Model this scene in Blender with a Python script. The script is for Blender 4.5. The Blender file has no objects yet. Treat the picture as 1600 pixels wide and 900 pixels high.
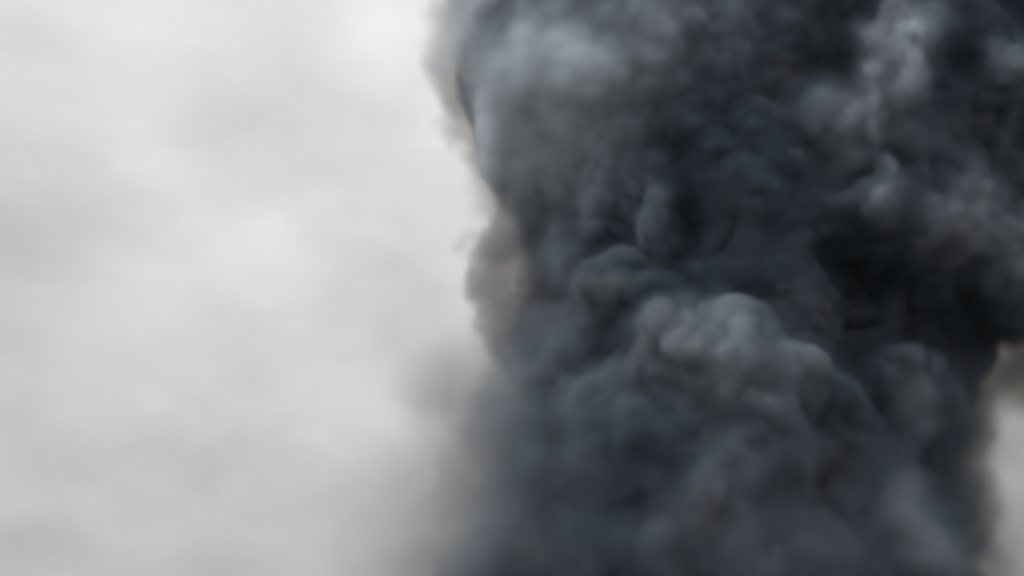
import bpy, math
import numpy as np
from mathutils import Vector

scene = bpy.context.scene
R = math.radians

# ------------------------------------------------------------------ camera
CAM = np.array((0.0, 0.0, 1.7))
PITCH = R(22.0)
LENS, SENSOR = 50.0, 36.0
cam_data = bpy.data.cameras.new("camera")
cam_data.lens = LENS
cam_data.sensor_width = SENSOR
cam_data.clip_start = 0.5
cam_data.clip_end = 20000.0
cam = bpy.data.objects.new("camera", cam_data)
scene.collection.objects.link(cam)
cam.location = CAM
cam.rotation_euler = (R(90) + PITCH, 0, 0)
scene.camera = cam

# ------------------------------------------------------------------ sun, sky, exposure
SUN_ELEV, SUN_AZ = R(54), R(-98)          # azimuth: clockwise from +Y (the viewing direction)
sun_dir = Vector((math.sin(SUN_AZ) * math.cos(SUN_ELEV), math.cos(SUN_AZ) * math.cos(SUN_ELEV), math.sin(SUN_ELEV)))
sun_data = bpy.data.lights.new("sun", 'SUN')
sun_data.energy = 1.5
sun_data.angle = R(22)
sun_data.color = (1.0, 0.98, 0.95)
sun = bpy.data.objects.new("sun", sun_data)
scene.collection.objects.link(sun)
sun.rotation_euler = (-sun_dir).to_track_quat('-Z', 'Y').to_euler()
sun.location = (0, 0, 200)

scene.view_settings.view_transform = 'Standard'
scene.view_settings.look = 'None'
scene.view_settings.gamma = 1.0
scene.view_settings.use_curve_mapping = False
scene.view_settings.exposure = 0.0

cyc = scene.cycles
cyc.max_bounces = 10
cyc.volume_bounces = 8
cyc.diffuse_bounces = 2
cyc.transparent_max_bounces = 8
cyc.volume_step_rate = 2.0
cyc.volume_max_steps = 512
cyc.use_denoising = True
cyc.sample_clamp_indirect = 4.0

world = bpy.data.worlds.new("World")
scene.world = world
world.use_nodes = True


class N:
    """small helper for node trees"""
    def __init__(self, tree):
        self.t = tree
        tree.nodes.clear()

    def n(self, typ, ins=None, **props):
        nd = self.t.nodes.new(typ)
        for k, v in props.items():
            setattr(nd, k, v)
        for k, v in (ins or {}).items():
            s = nd.inputs[k]
            if isinstance(v, bpy.types.NodeSocket):
                self.t.links.new(v, s)
            else:
                s.default_value = v
        return nd

    def m(self, op, a, b=0.0, c=None, clamp=False):
        ins = {0: a, 1: b}
        if c is not None:
            ins[2] = c
        return self.n('ShaderNodeMath', ins, operation=op, use_clamp=clamp).outputs[0]

    def vm(self, op, a, b=(0, 0, 0)):
        nd = self.n('ShaderNodeVectorMath', {0: a, 1: b}, operation=op)
        return nd.outputs['Value'] if op in ('DOT_PRODUCT', 'LENGTH', 'DISTANCE') else nd.outputs['Vector']

    def rng(self, v, a, b, c, d, smooth=True):
        return self.n('ShaderNodeMapRange', {0: v, 1: a, 2: b, 3: c, 4: d},
                      interpolation_type='SMOOTHSTEP' if smooth else 'LINEAR').outputs[0]


cp, sp = math.cos(PITCH), math.sin(PITCH)
FWD, UP, RIGHT = np.array((0, cp, sp)), np.array((0, -sp, cp)), np.array((1.0, 0, 0))
K = SENSOR / LENS / 1600.0


def ray(px, py):
    return FWD + RIGHT * ((px - 800) * K) + UP * ((450 - py) * K)


def unit(px, py):
    d = ray(px, py)
    return tuple(d / np.linalg.norm(d))


def build_world():
    w = N(world.node_tree)
    out = w.n('ShaderNodeOutputWorld')
    sky = w.n('ShaderNodeTexSky', sky_type='NISHITA', sun_disc=False, sun_elevation=SUN_ELEV,
              sun_rotation=SUN_AZ, air_density=1.0, dust_density=2.0, ozone_density=1.0)
    bg_clear = w.n('ShaderNodeBackground', {'Color': sky.outputs[0], 'Strength': 0.10})
    co = w.n('ShaderNodeTexCoord').outputs['Generated']
    d = w.vm('NORMALIZE', co)
    z = w.n('ShaderNodeSeparateXYZ', {0: d}).outputs['Z']
    zc = w.m('MAXIMUM', z, 0.0)
    # standard overcast sky: three times brighter at the zenith than at the horizon
    over = w.m('MULTIPLY_ADD', zc, 2.0 / 3.0, 1.0 / 3.0)
    # cloud deck: flattened noise, seen from below
    h = w.m('ADD', zc, 0.60)
    flat = w.vm('DIVIDE', d, w.n('ShaderNodeCombineXYZ', {0: h, 1: h, 2: 1.0}).outputs[0])
    p1 = w.vm('MULTIPLY', flat, (1.0, 1.0, 1.15))
    n1 = w.n('ShaderNodeTexNoise', {'Vector': w.vm('ADD', p1, (3.1, 7.4, 1.2)), 'Scale': 5.0, 'Detail': 5.0, 'Roughness': 0.48, 'Distortion': 0.35}).outputs[0]
    n2 = w.n('ShaderNodeTexNoise', {'Vector': w.vm('ADD', p1, (11.0, 2.0, 5.0)), 'Scale': 10.0, 'Detail': 4.0, 'Roughness': 0.45, 'Distortion': 0.3}).outputs[0]
    v = w.m('ADD', w.m('MULTIPLY', w.m('SUBTRACT', n1, 0.5), 0.58), w.m('MULTIPLY', w.m('SUBTRACT', n2, 0.5), 0.34))
    # a few thinner and thicker patches of the cloud deck
    for px, py, size, amt in ((588, 40, 0.045, 0.16), (640, 200, 0.10, 0.03), (400, 480, 0.08, 0.15), (250, 90, .09, .03),
                              (20, 300, 0.075, -0.14), (370, 225, 0.06, -0.10), (30, 620, 0.06, -0.03), (350, 790, 0.14, 0.06), (30, 800, 0.1, 0.04), (150, 470, 0.07, 0.06)):
        dd = w.vm('DISTANCE', d, unit(px, py))
        v = w.m('ADD', v, w.m('MULTIPLY', w.rng(dd, 0.0, size * 1.5, 1.0, 0.0), amt))
    lum = w.m('MULTIPLY', over, w.m('ADD', v, 1.0))
    lum = w.m('MULTIPLY', lum, 1.12)
    tint = w.n('ShaderNodeMix', {0: w.rng(v, -0.2, 0.15, 0, 1), 6: (0.97, 0.99, 1.0, 1), 7: (0.992, 0.992, 1.0, 1)}, data_type='RGBA').outputs[2]
    bg_cloud = w.n('ShaderNodeBackground', {'Color': tint, 'Strength': lum})
    mix = w.n('ShaderNodeMixShader', {0: 0.97, 1: bg_clear.outputs[0], 2: bg_cloud.outputs[0]})
    w.t.links.new(mix.outputs[0], out.inputs['Surface'])
    world.cycles.sampling_method = 'MANUAL'
    world.cycles.sample_map_resolution = 512


build_world()


# ------------------------------------------------------------------ ground
def ground():
    me = bpy.data.meshes.new("ground")
    s = 6000.0
    me.from_pydata([(-s, -s, 0), (s, -s, 0), (s, s, 0), (-s, s, 0)], [], [(0, 1, 2, 3)])
    o = bpy.data.objects.new("ground", me)
    scene.collection.objects.link(o)
    o["kind"] = "structure"
    o["label"] = "bare ground below the smoke plume"
    mat = bpy.data.materials.new("dry_earth")
    mat.use_nodes = True
    w = N(mat.node_tree)
    pos = w.n('ShaderNodeNewGeometry').outputs['Position']
    nz = w.n('ShaderNodeTexNoise', {'Vector': pos, 'Scale': 0.05, 'Detail': 6.0})
    cr = w.n('ShaderNodeMix', {0: nz.outputs[0], 6: (0.07, 0.065, 0.05, 1), 7: (0.16, 0.14, 0.11, 1)}, data_type='RGBA').outputs[2]
    b = w.n('ShaderNodeBsdfPrincipled', {'Base Color': cr, 'Roughness': 0.95})
    out = w.n('ShaderNodeOutputMaterial', {'Surface': b.outputs[0]})
    me.materials.append(mat)


ground()

# ------------------------------------------------------------------ smoke field (numpy)
rng = np.random.default_rng(7)
YP = 160.0                                           # distance of the plume's axis
VOX = 0.36
BMIN = np.array((-24.0, YP - 38.0, 19.0))
BMAX = np.array((77.0, YP + 17.0, 120.0))
RES = np.ceil((BMAX - BMIN) / VOX).astype(int) + 1
BMAX = BMIN + (RES - 1) * VOX
AX = [BMIN[i] + np.arange(RES[i]) * VOX for i in range(3)]


def place(px, py, fwd):
    """point of the plume seen at this spot of the picture; fwd metres nearer than the plume's axis"""
    d = ray(px, py)
    t = (YP - fwd - CAM[1]) / d[1]
    return CAM + d * t, t * K                        # point, metres per pixel there


def upsample(c, n):
    """cubic B-spline interpolation of a random lattice c to n samples along every axis"""
    for ax in range(3):
        m = c.shape[ax]
        x = np.linspace(1.0, m - 2.001, n[ax])
        i = np.floor(x).astype(int)
        f = (x - i).astype(np.float32)
        w = np.stack([(1 - f) ** 3 / 6, (3 * f ** 3 - 6 * f ** 2 + 4) / 6,
                      (-3 * f ** 3 + 3 * f ** 2 + 3 * f + 1) / 6, f ** 3 / 6])
        M = np.zeros((n[ax], m), np.float32)
        r = np.arange(n[ax])
        for k in range(4):
            M[r, np.clip(i - 1 + k, 0, m - 1)] += w[k]
        c = np.moveaxis(np.tensordot(M, c, axes=(1, ax)), 0, ax)
    return np.ascontiguousarray(c)


NOISE_SEED = [100]


def noise(size, n=RES):
    """smooth noise with features about `size` metres across, roughly -1..1"""
    NOISE_SEED[0] += 1
    rng = np.random.default_rng(NOISE_SEED[0])
    ext = np.array(n) * VOX
    m = np.ceil(ext / size).astype(int) + 4
    return upsample(rng.uniform(-1, 1, m).astype(np.float32) * 2.0, n)


def empty_field():
    return np.full(RES, 60.0, np.float32)


def stamp(F, c, r, k=1.2, sq=(1, 1, 1), margin=2.5):
    """smooth union of the distance field F with a ball (squashed by sq) of radius r at c"""
    reach = r * max(sq) + margin
    lo = np.clip(np.floor((c - reach - BMIN) / VOX).astype(int), 0, RES)
    hi = np.clip(np.ceil((c + reach - BMIN) / VOX).astype(int) + 1, 0, RES)
    if np.any(hi - lo < 2):
        return
    x = ((AX[0][lo[0]:hi[0]] - c[0]) / sq[0]).astype(np.float32)[:, None, None]
    y = ((AX[1][lo[1]:hi[1]] - c[1]) / sq[1]).astype(np.float32)[None, :, None]
    z = ((AX[2][lo[2]:hi[2]] - c[2]) / sq[2]).astype(np.float32)[None, None, :]
    d = np.sqrt(x * x + y * y + z * z) - np.float32(r)
    S = F[lo[0]:hi[0], lo[1]:hi[1], lo[2]:hi[2]]
    h = np.maximum(k - np.abs(S - d), 0.0)
    F[lo[0]:hi[0], lo[1]:hi[1], lo[2]:hi[2]] = np.minimum(S, d) - h * h * (0.25 / k)


def bud(F, c, r, levels, per=12, ratio=(0.30, 0.5), k=0.9):
    """cauliflower: smaller billows growing out of a billow's skin"""
    if levels == 0:
        return
    for _ in range(per):
        v = rng.normal(size=3)
        v /= np.linalg.norm(v)
        if v[1] > 0.45:                              # the far side is seen by nobody: fewer there
            v[1] *= -1
        rr = r * rng.uniform(*ratio)
        cc = c + v * (r - rr * 0.35)
        stamp(F, cc, rr, k)
        if levels > 1 and rr > 1.6:
            bud(F, cc, rr, levels - 1, per=max(5, per // 2), ratio=ratio, k=0.6)


# billows of the plume: picture spot, radius in pixels, metres in front of the plume's axis
BACK = [  # the body of the column
    (1000, 120, 250, -4), (1250, 60, 300, -4), (1480, 120, 280, -4), (1650, 40, 300, -4), (1330, -220, 330, -10), (840, -90, 120, -8), (1000, -120, 170, -10),
    (976, 330, 190, -2), (1150, 330, 260, -3), (1380, 330, 255, -3), (1620, 340, 150, -2),
    (966, 540, 165, 0), (1130, 560, 230, -2), (1160, 690, 190, 3), (1000, 720, 150, 3), (1388, 560, 165, -1),
    (925, 770, 165, 0), (1120, 780, 230, -2), (1365, 780, 165, -1),
    (900, 1000, 210, 0), (1150, 1020, 240, -2), (1350, 1000, 170, 0), (1000, 1250, 240, 0), (1280, 1250, 240, 0),
]
FRONT = [  # billows that bulge towards the camera
    # px, py, r, fwd
    (800, 75, 75, 4), (856, 130, 130, 7), (925, 70, 120, 7), (860, 225, 95, 5), (980, 20, 120, 6), (985, 130, 120, 7), (835, 275, 70, 4), (785, 120, 75, 3), (800, 200, 65, 3),
    (1070, 130, 120, 7), (1010, 220, 90, 6), (1130, 40, 90, 14), (1240, 85, 85, 12),
    (1405, 80, 72, 18), (1425, 55, 62, 18), (1330, 190, 66, 16), (1285, 175, 45, 17), (1345, 235, 58, 14), (1378, 290, 42, 16), (1375, 140, 60, 14), (1412, 105, 52, 19), (1420, 200, 60, 13), (1420, 330, 60, 13),
    (1500, 60, 80, 12), (1595, 90, 60, 19), (1560, 230, 100, 9), (1440, 190, 85, 11),
    (1490, 350, 72, 16), (1560, 390, 80, 14), (1430, 300, 60, 11), (1600, 430, 70, 10), (1400, 400, 60, 8),
    (862, 330, 70, 3), (865, 420, 68, 2), (900, 400, 85, 5), (865, 500, 65, 2), (880, 290, 80, 4),
    (1000, 350, 80, 9), (985, 430, 58, 11), (945, 440, 42, 12), (1060, 400, 80, 7), (1180, 400, 90, 4), (1250, 430, 85, 5),
    (1300, 500, 80, 3),
    (1110, 560, 90, 16), (1070, 535, 50, 17), (1140, 530, 52, 17), (1220, 580, 52, 16), (1265, 600, 45, 13), (1020, 570, 75, 13), (940, 570, 80, 9),
    (880, 600, 70, 6), (1000, 680, 120, 13), (1150, 690, 125, 14), (1270, 660, 70, 9),
    (1420, 625, 66, 11), (1370, 620, 45, 10), (1470, 655, 50, 8),
    (850, 740, 100, 6), (890, 690, 85, 7), (885, 810, 90, 8), (890, 920, 100, 8), (950, 830, 110, 11), (1080, 830, 120, 13), (1230, 790, 110, 9), (1330, 750, 85, 8),
    (1400, 840, 75, 13), (1440, 860, 50, 13), (1330, 880, 90, 11), (1470, 770, 50, 4), (800, 860, 95, 5),
    (1200, 900, 140, 13), (980, 980, 140, 11),
]
THIN = [  # thin, light-leaking smoke along the edges: spot, radius, forward, density, width of its soft rim in metres
    (742, 60, 92, 2, 0.20, 2.5), (732, 105, 86, 1, 0.20, 2.5), (750, 160, 82, 2, 0.22, 2.5), (785, 205, 72, 2, 0.30, 2.5), (745, 200, 66, 1, 0.22, 2.5), (760, 230, 62, 1, 0.26, 2.5), (780, 255, 52, 1, 0.32, 2.5), (722, 150, 74, 0, 0.19, 2.5), (718, 55, 72, 1, 0.19, 2.5), (712, 20, 66, 0, 0.19, 2.5), (735, -20, 80, 0, 0.24, 2.5),
    (798, 335, 62, 2, 0.34, 1.8), (785, 395, 78, 1, 0.32, 1.8), (785, 440, 80, 0, 0.30, 1.8), (790, 490, 76, 1, 0.32, 1.8), (805, 545, 74, 2, 0.32, 2.2),
    (810, 590, 80, 2, 0.25, 5.0), (790, 650, 95, 2, 0.2, 6.0), (775, 720, 110, 2, 0.22, 7.0), (770, 790, 120, 3, 0.24, 7.0), (745, 860, 120, 2, 0.24, 7.5), (745, 930, 120, 3, 0.26, 7.0),
    (1535, 680, 60, 0, 0.30, 2.2), (1520, 760, 72, 0, 0.40, 3.0), (1510, 840, 76, 0, 0.36, 3.0), (1500, 920, 85, 0, 0.36, 3.0),
    (1610, 540, 55, -2, 0.2, 4.0),
]
FRINGE = [  # where the column's own skin frays out into thin smoke: spot, radius, forward, strength
    (760, 330, 170, 2, 1.0), (740, 440, 190, 2, 1.0), (740, 540, 190, 2, 1.0), (740, 660, 230, 2, 1.0), (720, 800, 260, 2, 1.0), (720, 930, 260, 2, 1.0),
    (700, 100, 200, 2, 0.7), (1550, 720, 200, 0, 0.7), (1540, 880, 200, 0, 0.7),
]
VEIL = [  # very thin, wide smoke drifting off the plume
    (705, 590, 110, -2, 0.042), (725, 640, 95, -2, 0.045), (690, 740, 120, -2, 0.045), (650, 860, 130, -2, 0.022), (610, 760, 130, -4, 0.008),
    (520, 840, 180, -6, 0.003), (660, 930, 150, -2, 0.03),
    (1610, 575, 75, -4, 0.26), (1600, 700, 100, -4, 0.045), (1600, 820, 120, -4, 0.035), (1590, 930, 120, -4, 0.04), (1650, 560, 90, -4, 0.09),
]
PALE_LIT = [  # paler smoke, also painting light onto the lit billows: spot, radius, forward, share
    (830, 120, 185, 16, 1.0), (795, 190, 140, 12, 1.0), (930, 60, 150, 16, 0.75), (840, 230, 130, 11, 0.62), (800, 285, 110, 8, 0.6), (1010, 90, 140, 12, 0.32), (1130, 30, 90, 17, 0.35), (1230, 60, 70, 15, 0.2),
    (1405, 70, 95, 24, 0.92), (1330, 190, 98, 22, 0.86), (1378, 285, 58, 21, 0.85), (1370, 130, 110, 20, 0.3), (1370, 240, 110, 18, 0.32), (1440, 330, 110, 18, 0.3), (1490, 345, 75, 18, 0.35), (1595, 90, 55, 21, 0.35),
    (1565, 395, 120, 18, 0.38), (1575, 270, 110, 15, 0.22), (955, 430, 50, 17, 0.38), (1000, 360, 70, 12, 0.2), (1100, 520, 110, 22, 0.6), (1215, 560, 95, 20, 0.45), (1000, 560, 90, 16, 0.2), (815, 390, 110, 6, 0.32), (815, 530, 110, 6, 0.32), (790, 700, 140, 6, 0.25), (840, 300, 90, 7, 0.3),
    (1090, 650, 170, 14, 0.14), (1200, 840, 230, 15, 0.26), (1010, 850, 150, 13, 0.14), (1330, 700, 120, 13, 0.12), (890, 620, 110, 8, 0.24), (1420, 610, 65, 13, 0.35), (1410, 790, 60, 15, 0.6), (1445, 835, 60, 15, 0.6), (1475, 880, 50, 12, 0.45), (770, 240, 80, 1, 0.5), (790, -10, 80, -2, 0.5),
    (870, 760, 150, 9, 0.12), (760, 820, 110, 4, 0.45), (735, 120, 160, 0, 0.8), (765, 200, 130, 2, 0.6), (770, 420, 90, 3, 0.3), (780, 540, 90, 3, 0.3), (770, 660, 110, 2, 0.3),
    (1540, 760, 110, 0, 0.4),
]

F = empty_field()
for px, py, r, f in BACK:
    c, mpp = place(px, py, f)
    stamp(F, c, r * mpp, 4.0, margin=8.0)
BODY = F.copy()
for px, py, r, f in FRONT:
    low = py > 640
    c, mpp = place(px, py, min(f, 16.0 - (py - 640) * 0.02) if low else f)
    r *= mpp
    rng = np.random.default_rng(px * 1000 + abs(py))
    broad = low
    mound = not low and 900 < px < 1310 and py > 500
    k = 5.0 if broad else 3.2 if mound else 2.2
    smooth = px < 1100 and py < 290                   # the big lobe at the upper left stays one bulge
    if smooth:
        stamp(F, c, r, 7.0)
        for j in range(5):
            v = rng.normal(size=3)
            v /= np.linalg.norm(v)
            stamp(F, c + v * r * 0.7, r * rng.uniform(0.35, 0.5), 3.0)
    else:                                            # every other billow is a ragged cluster of lobes
        for j in range(8):
            v = rng.normal(size=3)
            v /= np.linalg.norm(v)
            v[1] *= 0.7
            rr = r * rng.uniform(0.42, 0.66)
            cc = c + v * (r - rr) * rng.uniform(0.75, 1.15)
            stamp(F, cc, rr, k)
            bud(F, cc, rr, 1, per=5 if broad else 9, ratio=(0.22, 0.5), k=2.0 if broad else 0.7)
    # a stalk back into the column, so that nothing hangs loose in front of it
    stamp(F, c + np.array((0, r * 0.7, -r * 0.35)), r * 0.92, k + 1.0)
    if not smooth and not broad:
        bud(F, c, r, 1, per=14, ratio=(0.18, 0.36), k=1.0)


def warp(A, disp):
    """A looked up at positions pushed about by turbulence"""
    out = np.empty_like(A)
    n = A.shape
    gy = np.arange(n[1], dtype=np.float32)[None, :, None]
    gz = np.arange(n[2], dtype=np.float32)[None, None, :]
    Ar = A.ravel()
    step = 24
    for x0 in range(0, n[0], step):
        x1 = min(x0 + step, n[0])
        g = [np.arange(x0, x1, dtype=np.float32)[:, None, None] + disp[0][x0:x1] / VOX, gy + disp[1][x0:x1] / VOX, gz + disp[2][x0:x1] / VOX]
        ii, ff = [], []
        for k in range(3):
            q = np.clip(g[k], 0, n[k] - 1.001)
            i = q.astype(np.int32)
            ii.append(i)
            ff.append(q - i)
        base = (ii[0] * n[1] + ii[1]) * n[2] + ii[2]
        s = 0
        for a in (0, 1):
            for b in (0, 1):
                w2 = (ff[0] if a else 1 - ff[0]) * (ff[1] if b else 1 - ff[1])
                o = base + (a * n[1] + b) * n[2]
                s = s + w2 * (Ar[o] * (1 - ff[2]) + Ar[o + 1] * ff[2])
        out[x0:x1] = s
    return out


def unwarped(c):
    """where to put a feature so that turbulence carries it to c"""
    i = tuple(np.clip(np.round((c - BMIN) / VOX).astype(int), 0, np.array(RES) - 1))
    return c + np.array([DISP[k][i] for k in range(3)])


def blobs(items):
    """soft balls of influence, 0..1: spot, radius, forward, strength"""
    A = np.zeros(RES, np.float32)
    for px, py, r, f, wgt in items:
        c, mpp = place(px, py, f)
        r *= mpp
        lo = np.clip(np.floor((c - r - BMIN) / VOX).astype(int), 0, RES)
        hi = np.clip(np.ceil((c + r - BMIN) / VOX).astype(int) + 1, 0, RES)
        sl = tuple(slice(l, h) for l, h in zip(lo, hi))
        x, y, z = (AX[0][sl[0]] - c[0])[:, None, None], (AX[1][sl[1]] - c[1])[None, :, None], (AX[2][sl[2]] - c[2])[None, None, :]
        q = np.clip(1.0 - np.sqrt(x * x + y * y + z * z) / r, 0, 1)
        A[sl] = np.maximum(A[sl], wgt * q * q * (3 - 2 * q))
    return A


DISP = [noise(10.0) * 1.6 + noise(4.5) * 1.1 + noise(2.0) * 0.45 for _ in range(3)]
FINE = (0.45 - np.abs(noise(5.5))) * 2.2 + (0.45 - np.abs(noise(2.8))) * 1.3 + (0.45 - np.abs(noise(1.5))) * 0.9 + (0.45 - np.abs(noise(0.85))) * 0.5
CALM = blobs([(850, 120, 300, 8, 0.9)])           # the smooth lobe at the upper left
LOW = np.clip((48.0 - AX[2]) / 14.0, 0, 1).astype(np.float32)[None, None, :]     # looser, hazier smoke low down
BODY = warp(BODY, [d * 1.5 for d in DISP]) + 1.1 * FINE
F = warp(F, DISP) + FINE * (1 - 0.95 * CALM) * (1 - 0.2 * LOW) + LOW * (0.4 - np.abs(noise(8.0))) * 1.2
CORE = F

SOFT = np.clip(1.9 + 0.9 * noise(14.0) + 1.5 * CALM + 1.7 * LOW + 6.0 * blobs([(1110, 600, 240, 15, 0.25), (1370, 150, 200, 20, 0.25), (790, 760, 330, 4, 1.0), (800, 930, 330, 4, 1.0), (840, 560, 220, 3, 0.7), (850, 440, 200, 3, 0.7), (850, 330, 150, 3, 0.4), (1530, 760, 280, 2, 1.0)]), 1.0, 9.0)
DENS = np.clip((0.3 - F) / SOFT, 0.0, 1.0)
DENS = (DENS ** 1.5).astype(np.float32)

# thin edge smoke and veils
TH = np.zeros(RES, np.float32)
WISP = np.clip(0.75 + 0.45 * noise(6.0) + 0.35 * noise(2.5), 0.05, 1.8)
for px, py, r, f, dn, rim in THIN:
    c, mpp = place(px, py, f)
    c = unwarped(c)
    r *= mpp
    lo = np.clip(np.floor((c - r - 4.0 - BMIN) / VOX).astype(int), 0, RES)
    hi = np.clip(np.ceil((c + r + 4.0 - BMIN) / VOX).astype(int) + 1, 0, RES)
    sl = tuple(slice(l, h) for l, h in zip(lo, hi))
    x, y, z = (AX[0][sl[0]] - c[0])[:, None, None], (AX[1][sl[1]] - c[1])[None, :, None], (AX[2][sl[2]] - c[2])[None, None, :]
    d = np.sqrt((x + DISP[0][sl]) ** 2 + (y + DISP[1][sl]) ** 2 + (z + DISP[2][sl]) ** 2) - r + 1.2 * FINE[sl]
    TH[sl] = np.maximum(TH[sl], dn * np.clip(-d / rim, 0, 1))
FR = np.clip(blobs(FRINGE) * 1.6, 0, 1)
q = np.clip(1.0 - BODY / (0.5 + 5.5 * FR), 0, 1)
TH = np.maximum(TH, 0.26 * np.clip(FR * 2, 0, 1) * q ** 1.7)
SHRED = np.clip(0.5 + 0.55 * noise(3.0) + 0.45 * noise(1.4), 0.0, 1.6)
skin = np.clip(1.0 - F / (2.8 + 2.4 * LOW), 0, 1)
TH = np.maximum(TH * 0.55 * np.clip(WISP, 0.5, 1.4), (0.065 + 0.05 * LOW) * skin * skin * SHRED)
VL = np.zeros(RES, np.float32)
for px, py, r, f, dn in VEIL:
    c, mpp = place(px, py, f)
    c = unwarped(c)
    r *= mpp
    lo = np.clip(np.floor((c - r * 1.4 - BMIN) / VOX).astype(int), 0, RES)
    hi = np.clip(np.ceil((c + r * 1.4 - BMIN) / VOX).astype(int) + 1, 0, RES)
    sl = tuple(slice(l, h) for l, h in zip(lo, hi))
    x, y, z = (AX[0][sl[0]] - c[0])[:, None, None], (AX[1][sl[1]] - c[1])[None, :, None], (AX[2][sl[2]] - c[2])[None, None, :]
    d = np.sqrt((x + DISP[0][sl]) ** 2 + (y + DISP[1][sl]) ** 2 + (z + DISP[2][sl]) ** 2) / r
    q = np.clip(1.15 - d, 0, 1)
    VL[sl] += 2.0 * dn * q * q * (3 - 2 * q)
VL *= 0.55 * WISP
DENS = np.maximum(DENS, TH) + VL

# share of paler smoke; its raised spots put light into the colour
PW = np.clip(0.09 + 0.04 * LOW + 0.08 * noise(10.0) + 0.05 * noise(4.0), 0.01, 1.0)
for px, py, r, f, wgt in PALE_LIT:
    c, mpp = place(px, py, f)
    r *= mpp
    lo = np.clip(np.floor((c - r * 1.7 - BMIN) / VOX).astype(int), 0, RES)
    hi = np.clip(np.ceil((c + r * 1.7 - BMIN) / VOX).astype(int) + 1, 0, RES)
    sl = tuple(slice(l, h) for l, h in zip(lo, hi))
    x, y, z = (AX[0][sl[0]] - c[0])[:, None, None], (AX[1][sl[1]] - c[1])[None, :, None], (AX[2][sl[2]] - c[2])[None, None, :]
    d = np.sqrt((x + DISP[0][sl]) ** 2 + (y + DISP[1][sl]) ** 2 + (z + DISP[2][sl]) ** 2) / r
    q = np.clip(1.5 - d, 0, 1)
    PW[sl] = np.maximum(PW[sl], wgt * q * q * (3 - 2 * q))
PW *= 1 - blobs([(1200, 270, 260, 9, 1.0), (1310, 340, 240, 8, 1.0), (1440, 490, 230, 5, 0.9), (1530, 160, 160, 12, 0.6)])  # takes pale smoke out of the dark band, painting its shade
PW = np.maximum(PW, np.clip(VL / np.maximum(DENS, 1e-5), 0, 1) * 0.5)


def tri(A, p):
    g = np.clip((p - BMIN) / VOX, 0, np.array(RES) - 1.001)
    i = g.astype(int)
    f = g - i
    s = 0
    for a in (0, 1):
        for b in (0, 1):
            for c in (0, 1):
                wgt = (f[:, 0] if a else 1 - f[:, 0]) * (f[:, 1] if b else 1 - f[:, 1]) * (f[:, 2] if c else 1 - f[:, 2])
                s = s + wgt * A[i[:, 0] + a, i[:, 1] + b, i[:, 2] + c]
    return s


# ------------------------------------------------------------------ smoke materials and volume objects
def smoke_material(name, density, scat, absorb, g=0.0, brown=None):
    """soot particles: scattering and absorption per metre at full density, for red, green and blue"""
    mat = bpy.data.materials.new(name)
    mat.use_nodes = True
    w = N(mat.node_tree)
    at = w.n('ShaderNodeAttribute', attribute_name='density').outputs['Fac']
    dn = w.m('MULTIPLY', at, density)
    col = (*scat, 1)
    if brown is not None:                            # streaks of browner soot drift through the grey
        pos = w.n('ShaderNodeNewGeometry').outputs['Position']
        nz = w.n('ShaderNodeTexNoise', {'Vector': pos, 'Scale': 0.11, 'Detail': 1.0}).outputs[0]
        col = w.n('ShaderNodeMix', {0: w.rng(nz, 0.53, 0.75, 0, 1, False), 6: (*scat, 1), 7: (*brown, 1)}, data_type='RGBA').outputs[2]
    s = w.n('ShaderNodeVolumeScatter', {'Color': col, 'Density': dn, 'Anisotropy': g})
    a = w.n('ShaderNodeVolumeAbsorption', {'Color': tuple(1 - x for x in absorb) + (1,), 'Density': dn})
    add = w.n('ShaderNodeAddShader', {0: s.outputs[0], 1: a.outputs[0]})
    w.n('ShaderNodeOutputMaterial', {'Volume': add.outputs[0]})
    return mat


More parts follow.
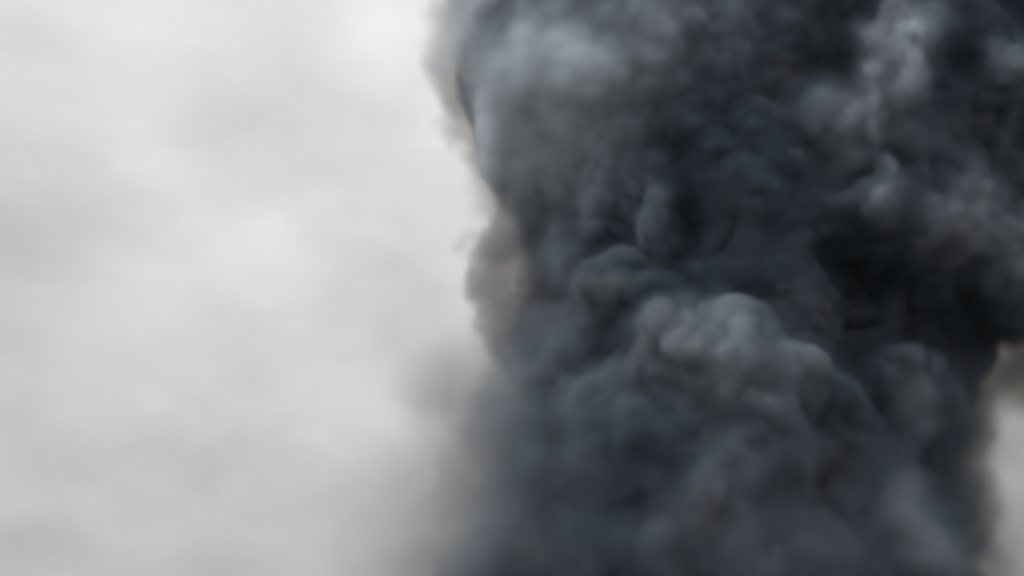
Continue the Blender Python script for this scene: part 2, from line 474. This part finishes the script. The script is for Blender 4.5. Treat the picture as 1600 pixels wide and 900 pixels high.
def volume_object(name, dens, mat, parent=None, shift=0):
    """a mesh whose vertices carry the density of every voxel, turned into a fog volume"""
    occ = np.argwhere(dens > 0.004)
    lo = (np.maximum(occ.min(0) - 2, 0) // 8) * 8 + shift
    hi = np.minimum(occ.max(0) + 3, RES)
    D = np.ascontiguousarray(dens[lo[0]:hi[0], lo[1]:hi[1], lo[2]:hi[2]], dtype=np.float32)
    n = D.shape
    bmin = BMIN + lo * VOX
    bmax = bmin + (np.array(n) - 1) * VOX
    me = bpy.data.meshes.new(name)
    me.vertices.add(D.size)
    me.attributes.new("dens", 'FLOAT', 'POINT').data.foreach_set("value", D.ravel())
    me.materials.append(mat)
    o = bpy.data.objects.new(name, me)
    scene.collection.objects.link(o)
    o.parent = parent
    ng = bpy.data.node_groups.new(name + "_nodes", 'GeometryNodeTree')
    ng.interface.new_socket("Geometry", in_out='INPUT', socket_type='NodeSocketGeometry')
    ng.interface.new_socket("Geometry", in_out='OUTPUT', socket_type='NodeSocketGeometry')
    w = N(ng)
    gi, go = w.n('NodeGroupInput'), w.n('NodeGroupOutput')
    g = w.n('ShaderNodeVectorMath', {0: w.n('GeometryNodeInputPosition').outputs[0], 1: tuple(bmin)}, operation='SUBTRACT').outputs[0]
    g = w.n('ShaderNodeVectorMath', {0: g, 1: (1 / VOX,) * 3}, operation='MULTIPLY').outputs[0]
    sx = w.n('ShaderNodeSeparateXYZ', {0: g})
    ii = []
    for k in range(3):
        f2i = w.n('FunctionNodeFloatToInt', {0: sx.outputs[k]}, rounding_mode='ROUND').outputs[0]
        ii.append(f2i)
    im = lambda op, a, b: w.n('FunctionNodeIntegerMath', {0: a, 1: b}, operation=op).outputs[0]
    idx = im('ADD', im('MULTIPLY', im('ADD', im('MULTIPLY', ii[0], n[1]), ii[1]), n[2]), ii[2])
    attr = w.n('GeometryNodeInputNamedAttribute', {'Name': 'dens'}, data_type='FLOAT').outputs[0]
    smp = w.n('GeometryNodeSampleIndex', {'Geometry': gi.outputs[0], 'Value': attr, 'Index': idx}, data_type='FLOAT', domain='POINT', clamp=True).outputs[0]
    vc = w.n('GeometryNodeVolumeCube', {'Density': smp, 'Background': 0.0, 'Min': tuple(bmin), 'Max': tuple(bmax),
                                         'Resolution X': n[0], 'Resolution Y': n[1], 'Resolution Z': n[2]})
    sm = w.n('GeometryNodeSetMaterial', {'Geometry': vc.outputs[0], 'Material': mat})
    w.t.links.new(sm.outputs[0], go.inputs[0])
    md = o.modifiers.new("fog", 'NODES')
    md.node_group = ng
    return o


plume = bpy.data.objects.new("smoke_plume", None)
scene.collection.objects.link(plume)
plume["label"] = "towering plume of dark grey billowing smoke in front of pale sky"
plume["category"] = "smoke plume"

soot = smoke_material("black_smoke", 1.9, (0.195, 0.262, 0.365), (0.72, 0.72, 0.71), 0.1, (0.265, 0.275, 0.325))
pale_lit = smoke_material("pale_lit_smoke", 1.9, (0.74, 0.84, 1.0), (0.17, 0.14, 0.105), 0.1)  # paler smoke colour, partly standing in for light on the billows
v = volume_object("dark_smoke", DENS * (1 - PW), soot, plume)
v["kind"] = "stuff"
v = volume_object("pale_lit_smoke", DENS * PW, pale_lit, plume, 4)
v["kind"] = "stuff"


# the opaque hearts of the single billows, deep inside the drifting smoke
def icosphere(sub):
    t = (1 + 5 ** 0.5) / 2
    V = [(-1, t, 0), (1, t, 0), (-1, -t, 0), (1, -t, 0), (0, -1, t), (0, 1, t), (0, -1, -t), (0, 1, -t), (t, 0, -1), (t, 0, 1), (-t, 0, -1), (-t, 0, 1)]
    V = [np.array(p, float) / np.linalg.norm(p) for p in V]
    T = [(0, 11, 5), (0, 5, 1), (0, 1, 7), (0, 7, 10), (0, 10, 11), (1, 5, 9), (5, 11, 4), (11, 10, 2), (10, 7, 6), (7, 1, 8),
         (3, 9, 4), (3, 4, 2), (3, 2, 6), (3, 6, 8), (3, 8, 9), (4, 9, 5), (2, 4, 11), (6, 2, 10), (8, 6, 7), (9, 8, 1)]
    for _ in range(sub):
        mid, T2 = {}, []
        def m(i, j):
            k = (min(i, j), max(i, j))
            if k not in mid:
                p = V[i] + V[j]
                V.append(p / np.linalg.norm(p))
                mid[k] = len(V) - 1
            return mid[k]
        for a, b, c in T:
            x, y, z = m(a, b), m(b, c), m(c, a)
            T2 += [(a, x, z), (b, y, x), (c, z, y), (x, y, z)]
        T = T2
    return np.array(V), T


def heart_material():
    mat = bpy.data.materials.new("soot_heart")
    mat.use_nodes = True
    w = N(mat.node_tree)
    pos = w.n('ShaderNodeNewGeometry').outputs['Position']
    nz = w.n('ShaderNodeTexNoise', {'Vector': pos, 'Scale': 0.25, 'Detail': 4.0})
    cr = w.n('ShaderNodeMix', {0: nz.outputs[0], 6: (0.020, 0.025, 0.032, 1), 7: (0.05, 0.058, 0.07, 1)}, data_type='RGBA').outputs[2]
    b = w.n('ShaderNodeBsdfPrincipled', {'Base Color': cr, 'Roughness': 1.0, 'Specular IOR Level': 0.0})
    w.n('ShaderNodeOutputMaterial', {'Surface': b.outputs[0]})
    return mat


HEART = heart_material()
IV, IT = icosphere(3)
NEED = CORE + 0.8 + 1.2 * SOFT                      # negative where the smoke is thick enough to hide a solid heart
for px, py, r, f in FRONT + BACK:
    c, mpp = place(px, py, f)
    R0 = r * mpp * 1.15
    if tri(NEED, c[None])[0] > -0.3:
        continue
    rad = np.zeros(len(IV))
    alive = np.ones(len(IV), bool)
    for t in np.linspace(0.0, 1.0, 32)[1:]:
        ok = tri(NEED, c + IV * (R0 * t)) < 0
        pts = c + IV * (R0 * t)
        ok &= np.all((pts > BMIN + 1) & (pts < BMAX - 1), axis=1)
        alive &= ok
        rad[alive] = R0 * t
    rad = np.maximum(rad, 0.3)
    me = bpy.data.meshes.new("billow")
    me.from_pydata([tuple(p) for p in IV * rad[:, None]], [], IT)
    me.polygons.foreach_set("use_smooth", [True] * len(me.polygons))
    me.materials.append(HEART)
    o = bpy.data.objects.new("billow", me)
    scene.collection.objects.link(o)
    o.location = c
    o.parent = plume
